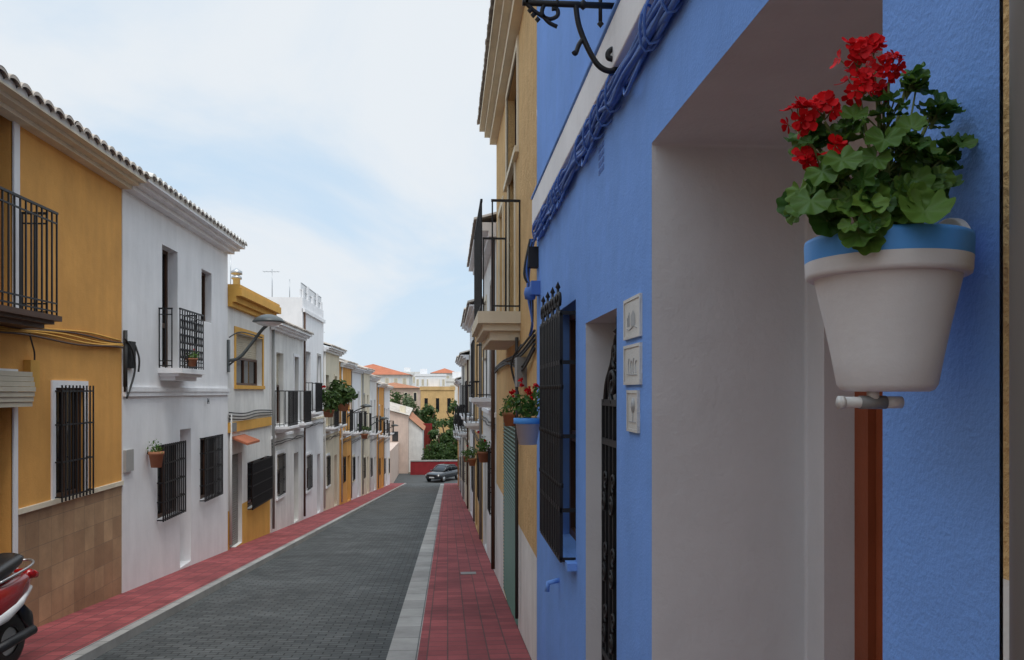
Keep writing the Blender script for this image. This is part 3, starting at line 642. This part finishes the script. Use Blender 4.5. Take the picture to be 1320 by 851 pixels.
# ================================================================= LEFT: WHITE AND YELLOW HOUSE
yC=stn(348,XL); X=XL
w1=rc(299,338,432,497,X); w1=(w1[0]+.3,w1[1],w1[2],w1[3]); dC=rc(296,312,585,705,X); dC=(dC[0],dC[1],g(dC[1])+.05,dC[3]); wC=rc(319,345,592,650,X)
ops=[(*w1,.18,'half','shutter_cream'),(*dC,.12,'shutter','shutter_grey'),(*wC,.15,'glass','wood_dark')]
E=house('white_and_yellow_house',X,-1,yB,yC,2.05,'white_aged',ops,low=(-2.6,'yellow_trim'),flat=True)
b=B(); 
for k,(p,z0,z1) in enumerate(((.10,1.85,1.95),(.18,1.951,2.08),(.30,2.081,2.25),(.26,2.251,2.33))): b.box(X-.02,X+p,yB+.02,yC-.01,z0,z1,'yellow_trim')
b.box(X-7,X-.021,yB+.02,yC-.01,2.055,2.25,'yellow_trim')
surround(b,X,-1,w1,.12,'yellow_trim'); b.box(X-.01,X+.05,yB+.02,yC-.02,lvl(553,X,20),lvl(541,X,20),'yellow_trim'); b.obj('cornice_and_trim',E)
b=B(); grille(b,X,-1,wC[0],wC[1],wC[2],wC[3],proj=.12,sp=.1,hb=(.02,.25,.5,.75,.98),r=.012); b.obj('window_grille',E)
b=B(); zc=lvl(569,X,19); b.add([(X,yB+.3,zc+.14),(X,yB+1.5,zc+.14),(X+.35,yB+1.5,zc),(X+.35,yB+.3,zc),(X,yB+.3,zc+.10),(X,yB+1.5,zc+.10),(X+.35,yB+1.5,zc-.05),(X+.35,yB+.3,zc-.05)],[(0,1,2,3),(4,5,6,7),(3,2,6,7),(0,3,7,4),(1,2,6,5)],'tile_red'); b.obj('door_canopy',E)
b=B(); b.box(X-.01,X+.1,yB+.15,yB+.4,lvl(545,X,18.3)-.2,lvl(545,X,18.3),'pipe_grey')
for k in range(3): b.tube(cat([(X+.04,yB,-.45-.07*k),(X+.07,yB+1.2,-.5-.07*k),(X+.05,yB+2.6,-.46-.07*k),(X+.05,yC,-.5-.06*k)]),.014,'cable_black',6)
b.tube([(X+.04,yB+.12,-.5),(X+.04,yB+.12,g(yB)+.1)],.03,'pvc',8); b.obj('cables',E)
b=B(); yy=stn(305,XL-.6); b.lathe((XL-.6,yy,2.2),[(.09,0),(.09,.65),(.13,.66),(.13,.72),(.06,.76),(.14,.78),(.14,.86),(0,.95)],'metal',16); b.obj('chimney_flue',E)
E=empty('street_lamp'); ya=yB-.02; b=B(); zA=lvl(465,XL,ya); 
b.tube(cat([(XL,ya,zA),(XL+.25,ya,zA+.06),(XL+.5,ya,zA+.35),(XL+.75,ya,zA+.68),(XL+.95,ya,zA+.84)]),.035,'lamp_grey',10); b.box(XL-.0,XL+.05,ya-.06,ya+.06,zA-.25,zA+.45,'lamp_grey')
b.tube([(XL+.02,ya,zA-.12),(XL+.36,ya,zA+.18)],.02,'lamp_grey',8)
b.tube(cat([(XL+.04,ya,zA+.5),(XL+.3,ya,zA+.62),(XL+.75,ya,zA+.50)]),.014,'lamp_grey',6); b.obj('arm',E)
b=B(); hc=(XL+.88,ya,zA+.84); b.lathe(hc,[(0,.17),(.06,.165),(.17,.14),(.28,.085),(.33,.03),(.34,0),(.31,-.01),(.0,-.012)],'lamp_grey',28); b.lathe(hc,[(.29,-.013),(.21,-.06),(.1,-.09),(0,-.10)],'lamp_glass',24); b.obj('lamp_head',E)
# ================================================================= LEFT: further houses
yD=stn(390,XL); yE=stn(417,XL)
E=rhouse('white_townhouse',yC,yD,1.85,'white_aged',22,X=XL+.02,s=-1,ev=dict(proj=.35,ch=.18,fine=True),bays=2)
E=rhouse('white_terrace_house',yD,yE,2.75,'white_paint',23,X=XL,s=-1,flat=True,bays=2)
b=B(); X=XL
b.box(X-6,X-.0,yD+.0,yD+.15,2.75,3.1,'white_paint'); b.box(X-.15,X+.002,yD+.151,yE-.01,2.752,3.1,'white_paint'); b.box(X-.02,X+.08,yD,yE-.01,2.62,2.74,'white_paint')
for i in range(5):
    yy=yD+.2+(yE-yD-.6)*i/4; b.box(X-.14,X-.02,yy,yy+.3,3.1,3.6 if i%2 else 3.4,'white_paint')
for z in(3.35,3.6): b.tube([(X-.08,yD+.2,z),(X-.08,yE-.1,z)],.02,'metal',6)
for i in range(24): b.tube([(X-.08,yD+.2+(yE-yD-.3)*i/23,3.1),(X-.08,yD+.2+(yE-yD-.3)*i/23,3.6)],.01,'metal',5)
b.obj('roof_terrace',E)
wallpot('balcony_plants',XL+.3,-1,29.3,lvl(538,XL,29.3),r=.22,h=.28,pr=.5,n=500,plant='leaf_tree',flowers=True,nf=2); wallpot('balcony_plants',XL+.3,-1,33.2,lvl(530,XL,33.2),r=.25,h=.3,pr=.75,n=600,plant='leaf_tree')
rows=[('cream_townhouse',yE,36.5,1.75,'cream_paint'),('ochre_townhouse',36.5,40.5,1.3,'ochre_paint'),('white_townhouse',40.5,45.5,1.2,'white_paint'),('cream_townhouse',45.5,50,1.25,'cream_paint'),('white_townhouse',50,55.5,.9,'white_aged'),('ochre_townhouse',55.5,61,.5,'ochre_paint'),('white_townhouse',61,68,.35,'white_paint')]
for i,r_ in enumerate(rows): rhouse(*r_,40+i,X=XL+(.03 if i%2 else -.02),s=-1,ev=EV)
for i,y in enumerate((43,)): wallpot('balcony_plants',XL+.2,-1,y,g(y)+3.1,r=.2,h=.25,pr=.4,n=160,plant='leaf_tree')
for i,y in enumerate((39,50,60)):
    E=empty('street_lamp'); b=B(); z=g(y)+4.5; b.tube(cat([(XL,y,z-.5),(XL+.4,y,z-.2),(XL+.9,y,z)]),.03,'lamp_grey',8); b.lathe((XL+.9,y,z),[(0,.14),(.18,.1),(.3,0),(.0,-.03)],'lamp_grey',14); b.obj('arm_and_head',E)
def antenna(x,y,z,h,full=True):
    b=B(); b.tube([(x,y,z),(x,y,z+h)],.014,'metal',6)
    if full:
        b.tube([(x-.3,y,z+h*.93),(x+.25,y,z+h*.93)],.009,'metal',5)
        for k in range(5): b.tube([(x-.28+k*.12,y-.18+.02*k,z+h*.93),(x-.28+k*.12,y+.18-.02*k,z+h*.93)],.006,'metal',4)
    b.obj('tv_antenna')
antenna(-5.9,16.6,3.3,.9);antenna(-6.4,23.4,2.3,1.5,False);antenna(-6.2,23.9,2.3,1.8,False);antenna(-6,28.5,3,1.2);antenna(-5.6,29.5,3,1.0,False);antenna(-6.6,43,1.6,1.6)
house('unseen_bounce_house',XL,-1,-9,1.49,3.3,'cream_paint',[(-2,-1,-1.2,0.2,.2,'glass'),(-5,-4,-1,1.2,.2,'door','wood_dark')],ev={})  # unseen house continuing the row behind the camera, added to shape bounce light
# ================================================================= SCOOTER
E=empty('motor_scooter'); sx,sy=-4.10,7.15; gz=g(sy)+.03; Tm=Matrix.Translation((sx,sy,gz))@Matrix.Rotation(-math.atan(.085),4,'X')@Matrix.Rotation(math.radians(-6),4,'Z')
def SB(): 
    q=B(); q.T=Tm; return q
b=SB()
for yy in(.62,-.66):
    b.lathe((0,yy,.25),[(.13,-.05),(.2,-.06),(.245,-.04),(.255,0),(.245,.04),(.2,.06),(.13,.05)],'black_rubber',28,'X'); b.lathe((0,yy,.25),[(0,-.04),(.12,-.035),(.135,-.04),(.135,.04),(.12,.035),(0,.04)],'metal',20,'X')
b.obj('wheels',E)
b=SB(); b.loft([(-.08,0,.50,.11,.10),(.1,0,.56,.15,.18),(.3,0,.60,.17,.20),(.52,0,.66,.16,.17),(.75,0,.74,.12,.11),(.93,0,.80,.05,.05)],'red_gloss',24,.7); b.loft([(.15,0,.47,.175,.07),(.4,0,.52,.185,.08),(.62,0,.60,.165,.06),(.86,0,.70,.09,.03)],'white_gloss',20,.7)
b.loft([(-.35,0,.24,.17,.035),(.1,0,.26,.17,.05),(.25,0,.30,.15,.08)],'red_gloss',20,.5); b.loft([(-.56,0,.60,.05,.05),(-.50,0,.60,.21,.34),(-.42,0,.58,.22,.36),(-.36,0,.55,.1,.2)],'red_gloss',20,.7); b.obj('bodywork',E)
b=SB(); b.loft([(-.10,0,.78,.09,.03),(-.02,0,.82,.13,.065),(.2,0,.85,.15,.07),(.45,0,.92,.15,.08),(.62,0,.98,.13,.07),(.74,0,.99,.07,.03)],'black_plastic',22,.75); b.obj('seat',E)
b=SB(); b.tube(cat([(-.34,-.42,1.06),(-.2,-.46,1.08),(0,-.52,1.03),(.2,-.46,1.08),(.34,-.42,1.06)]),.016,'black_plastic',8); b.tube([(0,-.45,1.0),(0,-.66,.25)],.035,'metal',10); b.loft([(-.62,0,1.02,.05,.04),(-.55,0,1.04,.12,.08),(-.45,0,1.04,.1,.06)],'red_gloss',16,.8)
for sg in(-1,1): b.tube([(sg*.25,-.46,1.08),(sg*.32,-.5,1.25)],.007,'black_plastic',6); b.loft([(-.53,sg*.33,1.28,.06,.045),(-.51,sg*.33,1.28,.07,.05)],'black_plastic',14,.8)
b.tube(cat([(-.14,.3,.82),(-.16,.7,.92),(0,.92,.95),(.16,.7,.92),(.14,.3,.82)]),.012,'metal',8)
b.loft([(.86,0,.83,.10,.045),(.95,0,.81,.09,.04)],'tail_red',14,.6); b.loft([(.76,0,.50,.075,.09),(.92,0,.38,.07,.10),(.96,0,.30,.06,.06)],'black_plastic',14,.5)
b.tube([(.17,.25,.25),(.18,.75,.33)],.045,'iron',12); b.tube([(-.12,.5,.3),(-.13,.45,.6)],.03,'metal',10); b.tube([(.05,.1,.2),(.28,.12,.02)],.012,'iron',6); b.obj('handlebar_and_fittings',E)
# ================================================================= PARKED CAR
E=empty('parked_car'); Tm=Matrix.Translation((-.4,77.0,g(78)-.1))@Matrix.Rotation(math.radians(-32),4,'Z')
b=B(); b.T=Tm
b.loft([(-2.0,0,.55,.55,.18),(-1.95,0,.55,.72,.25),(-1.6,0,.60,.83,.30),(-.9,0,.63,.86,.34),(0,0,.64,.87,.36),(1.2,0,.66,.86,.37),(1.75,0,.66,.80,.33),(1.95,0,.64,.65,.25)],'car_paint',28,.5)
b.loft([(-.95,0,.98,.66,.03),(-.35,0,1.18,.64,.22),(.1,0,1.25,.63,.25),(.9,0,1.24,.62,.25),(1.45,0,1.15,.62,.2),(1.8,0,.98,.62,.04)],'glass',28,.6)
b.loft([(-.30,0,1.425,.52,.02),(.1,0,1.475,.56,.03),(.9,0,1.47,.55,.03),(1.35,0,1.38,.5,.02)],'car_paint',20,.6)
for sg in(-1,1):
    b.tube([(sg*.70,-.95,.96),(sg*.56,-.3,1.42),(sg*.58,.2,1.47),(sg*.58,1.0,1.46),(sg*.62,1.75,1.0)],.035,'car_paint',8); b.tube([(sg*.80,.25,.95),(sg*.58,.3,1.47)],.035,'car_paint',6)
    b.loft([(-.75,sg*.95,.98,.08,.05),(-.68,sg*.95,.98,.09,.06)],'car_paint',12,.8)
b.obj('body',E)
b=B(); b.T=Tm
for sg in(-1,1):
    b.loft([(-1.97,sg*.55,.64,.16,.08),(-1.90,sg*.57,.65,.18,.09)],'lamp_glass',14,.7)
    for yy in(-1.25,1.25): b.lathe((sg*.78,yy,.32),[(0,-.09),(.2,-.1),(.3,-.1),(.32,-.06),(.32,.06),(.3,.1),(.2,.1),(0,.09)],'black_rubber',24,'X'); b.lathe((sg*.80,yy,.32),[(0,.09*sg),(.19,.085*sg),(.2,.07*sg)],'metal',16,'X')
b.box(-.26,.26,-2.03,-2.0,.42,.53,'white_gloss'); b.box(-.45,.45,-2.0,-1.98,.56,.68,'dark'); b.obj('wheels_and_lights',E)
# ================================================================= BACKGROUND
ge=g(80)
def block(name,x0,x1,y0,y1,z1,mat,roof=None,nx=4,nz=2,zb=None,rh=1.5,tr='cream_paint'):
    E=empty(name); zb=ge-.2 if zb is None else zb; b=B(); b.box(x0,x1,y0,y1,zb,z1,mat); b.obj('walls',E)
    b=B(); H=(z1-ge)/nz; W=(x1-x0)/nx
    for i in range(nx):
        for j in range(nz):
            a=x0+W*(i+.35); c=x0+W*(i+.65); d=ge+H*(j+.3); e=ge+H*(j+.74)
            b.box(a,c,y0-.02,y0+.05,d,e,'glass' if (i*3+j)%3 else 'shutter_cream'); b.box(a-.1,a,y0-.05,y0+.05,d-.1,e+.1,tr);b.box(c,c+.1,y0-.05,y0+.05,d-.1,e+.1,tr);b.box(a,c,y0-.05,y0+.05,e,e+.1,tr)
    b.obj('windows',E)
    b=B()
    if roof:
        o=.4; ym=(y0+y1)/2; k=min((x1-x0),(y1-y0))/2
        b.add([(x0-o,y0-o,z1),(x1+o,y0-o,z1),(x1+o,y1+o,z1),(x0-o,y1+o,z1),(x0+k,ym,z1+rh),(x1-k,ym,z1+rh)],[(0,1,5,4),(1,2,5),(2,3,4,5),(3,0,4),(0,3,2,1)],roof)
    else:
        b.box(x0-.1,x1+.1,y0-.1,y0+.2,z1,z1+.5,mat); b.box(x0+1,x0+2.5,y0+2,y0+4,z1,z1+1.6,'white_paint')
    b.obj('roof',E); return E
def wx(px,Y): return Y*((px-660)/1050*cT+sT)/(cT-(px-660)/1050*sT)
def wz(py,px,Y): return lvl(py,wx(px,Y),Y)
E=empty('lean_to_house'); b=B(); Y0=84; xa,xb,xc=wx(498,84),wx(526,84),wx(544,84); za,zb_,zc_=wz(528,510,84),wz(536,526,84),wz(556,544,84)
b.poly([(xa,Y0,ge-.3),(xb,Y0,ge-.3),(xb,Y0,zb_),(xa,Y0,za)],'pink_paint'); b.poly([(xb,Y0,ge-.3),(xb,Y0+9,ge-.3),(xb,Y0+9,zb_),(xb,Y0,zb_)],'pink_paint'); b.poly([(xa,Y0,ge-.3),(xa,Y0+9,ge-.3),(xa,Y0+9,za),(xa,Y0,za)],'pink_paint')
b.poly([(xb,Y0+1.5,ge-.3),(xc,Y0+1.5,ge-.3),(xc,Y0+1.5,zc_),(xb,Y0+1.5,zb_-.25)],'white_aged'); b.poly([(xc,Y0+1.5,ge-.3),(xc,Y0+9,ge-.3),(xc,Y0+9,zc_),(xc,Y0+1.5,zc_)],'white_aged'); b.obj('walls',E)
b=B(); b.add([(xa-.3,Y0-.25,za+.12),(xb+.15,Y0-.25,zb_+.04),(xb+.15,Y0+9,zb_+.6),(xa-.3,Y0+9,za+.7)],[(0,1,2,3)],'tile_old'); b.add([(xb,Y0+1.3,zb_-.22),(xc+.2,Y0+1.3,zc_+.0),(xc+.2,Y0+9,zc_+.3),(xb,Y0+9,zb_+.2)],[(0,1,2,3)],'terracotta'); b.box(xb-.9,xb-.3,Y0+1,Y0+1.5,zb_-.5,zb_+1.0,'cream_paint'); b.obj('roof',E)
b=B(); b.box(xa+.6,xa+1.2,Y0-.03,Y0+.05,ge+3.2,ge+4.2,'glass'); b.obj('windows',E)
b=B(); b.box(-7.5,-4.96,69,83.9,ge-.3,wz(575,503,78),'pink_paint'); b.obj('garden_wall')
b=B(); b.box(wx(529,82.5),wx(600,82.5),82.5,82.8,ge-.3,wz(595,540,82.5),'red_wall_paint'); b.box(wx(529,82.5),wx(600,82.5),82.45,82.85,wz(595,540,82.5),wz(593.5,540,82.5),'concrete'); b.obj('red_wall')
b=B(); b.box(wx(545,91),wx(557,91),91,91.2,ge-.3,wz(546,550,91),'red_wall_paint'); 
for k in range(5): b.box(wx(545,91)+.05+k*.2,wx(545,91)+.1+k*.2,90.95,90.999,ge,wz(548,550,91),'wood_brown')
b.obj('red_gate')
block('ochre_apartment_house',wx(542,112),wx(586,112),112,122,wz(503,560,112),'ochre_rough',None,3,2,tr='ochre_rough')
block('white_apartment_house',wx(575,128),wx(640,128),128,140,wz(492,580,128),'white_aged',None,4,4)
block('terracotta_roof_house',wx(425,150),wx(527,150),150,165,wz(483,480,150),'white_aged','tile_red',9,4,rh=2.2)
block('brick_apartment_house',wx(470,128),wx(541,128),128,138,wz(500,510,128),'pink_paint','terracotta',6,3,rh=.9)
block('white_apartment_house',wx(535,175),wx(575,175),175,190,wz(485,550,175),'white_paint',None,6,4)
block('white_apartment_house',wx(515,200),wx(545,200),200,215,wz(482,530,200),'white_aged',None,4,4)
block('cream_apartment_house',wx(556,230),wx(590,230),230,240,wz(481,575,230),'white_aged','tile_red',4,4,rh=1.5)
block('white_apartment_house',wx(380,190),wx(470,190),190,205,wz(490,440,190),'white_paint','tile_red',10,4)
block('white_apartment_house',14,34,120,140,1.5,'white_aged','tile_red',6,3); block('cream_apartment_house',-40,-22,110,125,.5,'cream_paint','tile_red',6,3)
for i in range(10):
    block('distant_townhouse',-160+i*34,-135+i*34,270+U(0,60),345,U(-2,2),random.choice(['white_aged','cream_paint','pink_paint']),random.choice([None,'tile_red']),6,3)
def tree(x,y,h,rad,n=1500,mat='leaf_tree',name='broadleaf_tree',size=.22,zb=None):
    E=empty(name); zb=ge-.1 if zb is None else zb; b=B(); th=h*.45
    b.tube(cat([(x,y,zb),(x+.1,y,zb+th*.5),(x,y,zb+th)]),.2,'wood_dark',8,rs=[.24-.012*i for i in range(13)])
    for k in range(7):
        a=k*.9+U(0,.5); q=rad*U(.4,.8); b.tube(cat([(x,y,zb+th*U(.7,1)),(x+q*.5*math.cos(a),y+q*.5*math.sin(a),zb+th+h*.15),(x+q*math.cos(a),y+q*math.sin(a),zb+h*U(.65,.9))]),.07,'wood_dark',6)
    b.obj('trunk',E); b=B()
    for k in range(9):
        a=U(0,6.28); q=rad*U(.1,.75); leafclump(b,(x+q*math.cos(a),y+q*math.sin(a),zb+h*U(.4,.92)),(rad*.5,rad*.5,h*.17),n//9,size,mat,4)
    b.obj('crown',E)
tree(wx(548,98),98,6.6,2.0); tree(wx(577,95),95,5.2,2.0,1800); tree(wx(565,90),90,4.0,1.6,1800); tree(wx(520,105),105,7.6,1.8,1200,'leaf_pale'); tree(wx(534,103),103,7.0,1.6,1200,'leaf_pale'); tree(wx(592,104),104,7.2,2.2); tree(wx(508,118),118,8.2,2,900,'leaf_tree'); tree(wx(586,88),88,4.4,1.7,1800); tree(wx(573,86),86,3.8,1.4,1800); tree(wx(560,86.5),86.5,3.2,1.2,1400)
b=B(); 
for i in range(12): leafclump(b,(wx(550,84)+i*.4,84,ge+U(.6,2.0)),(.7,.6,1.2),170,.15,'leaf_tree',4)
b.obj('hedge')
# ================================================================= LIGHT, SKY, CAMERA
el=math.radians(60); az=math.radians(160)
sd=Vector((math.sin(az)*math.cos(el),math.cos(az)*math.cos(el),math.sin(el)))
L=bpy.data.lights.new('sun','SUN'); L.energy=1.5; L.angle=math.radians(18); L.color=(1,.97,.92); so=bpy.data.objects.new('sun',L); bpy.context.scene.collection.objects.link(so); so.rotation_euler=sd.to_track_quat('Z','Y').to_euler()
W=bpy.data.worlds.new('World'); bpy.context.scene.world=W; W.use_nodes=True; nt=W.node_tree; N=nt.nodes; K=nt.links; N.clear()
out=N.new('ShaderNodeOutputWorld'); bg=N.new('ShaderNodeBackground'); bg.inputs[1].default_value=.1; K.new(bg.outputs[0],out.inputs[0])
sky=N.new('ShaderNodeTexSky'); sky.sky_type='NISHITA'; sky.sun_disc=False; sky.sun_elevation=el; sky.sun_rotation=az; sky.dust_density=2
tc=N.new('ShaderNodeTexCoord'); sp=N.new('ShaderNodeSeparateXYZ'); K.new(tc.outputs['Generated'],sp.inputs[0])
def mth(op,a,b_=None,c_=None):
    n=N.new('ShaderNodeMath'); n.operation=op
    for i,v in enumerate((a,b_,c_)):
        if v is None: continue
        if isinstance(v,(int,float)): n.inputs[i].default_value=v
        else: K.new(v,n.inputs[i])
    return n.outputs[0]
zc=mth('ADD',mth('MAXIMUM',sp.outputs[2],0),.22); cb=N.new('ShaderNodeCombineXYZ'); K.new(mth('DIVIDE',sp.outputs[0],zc),cb.inputs[0]); K.new(mth('DIVIDE',sp.outputs[1],zc),cb.inputs[1])
mp=N.new('ShaderNodeMapping'); mp.inputs['Location'].default_value=(3.1,1.4,0); mp.inputs['Rotation'].default_value=(0,0,.5); mp.inputs['Scale'].default_value=(1.0,.6,1); K.new(cb.outputs[0],mp.inputs[0])
ns=N.new('ShaderNodeTexNoise'); ns.inputs['Scale'].default_value=1.1; ns.inputs['Detail'].default_value=7; ns.inputs['Roughness'].default_value=.55; ns.inputs['Distortion'].default_value=.5; K.new(mp.outputs[0],ns.inputs[0])
rp=N.new('ShaderNodeMapRange'); rp.interpolation_type='SMOOTHSTEP'; rp.inputs[1].default_value=.34; rp.inputs[2].default_value=.60; rp.inputs[3].default_value=.0; rp.inputs[4].default_value=1; K.new(ns.outputs[0],rp.inputs[0])
# thin cloud veil over blue (veil still scatters light), thick cloud white; overcast sky brighter toward the zenith
mx0=N.new('ShaderNodeMix'); mx0.data_type='RGBA'; mx0.inputs[0].default_value=.84; K.new(sky.outputs[0],mx0.inputs[6]); mx0.inputs[7].default_value=(6.6,8.3,10.0,1)
hz=N.new('ShaderNodeMapRange'); hz.inputs[1].default_value=0; hz.inputs[2].default_value=.14; hz.inputs[3].default_value=.5; hz.inputs[4].default_value=0; K.new(sp.outputs[2],hz.inputs[0])
fac=mth('MAXIMUM',rp.outputs[0],hz.outputs[0])
mx=N.new('ShaderNodeMix'); mx.data_type='RGBA'; K.new(fac,mx.inputs[0]); K.new(mx0.outputs[2],mx.inputs[6]); mx.inputs[7].default_value=(8.1,8.6,9.1,1)
zn=N.new('ShaderNodeMapRange'); zn.interpolation_type='SMOOTHSTEP'; zn.inputs[1].default_value=.42; zn.inputs[2].default_value=.95; zn.inputs[3].default_value=1; zn.inputs[4].default_value=1.95; K.new(sp.outputs[2],zn.inputs[0])
vs_=N.new('ShaderNodeVectorMath'); vs_.operation='SCALE'; K.new(mx.outputs[2],vs_.inputs[0]); K.new(zn.outputs[0],vs_.inputs['Scale']); K.new(vs_.outputs[0],bg.inputs[0])
cam=bpy.data.cameras.new('camera'); co=bpy.data.objects.new('camera',cam); bpy.context.scene.collection.objects.link(co)
cam.sensor_width=36; cam.lens=1050/1320*36; cam.shift_y=79.5/1320; cam.clip_start=.05; cam.clip_end=6000
co.location=(0,0,0); co.rotation_euler=(math.pi/2,0,-TH); bpy.context.scene.camera=co
sc=bpy.context.scene; sc.view_settings.view_transform='Standard'; sc.view_settings.look='None'; sc.view_settings.exposure=0
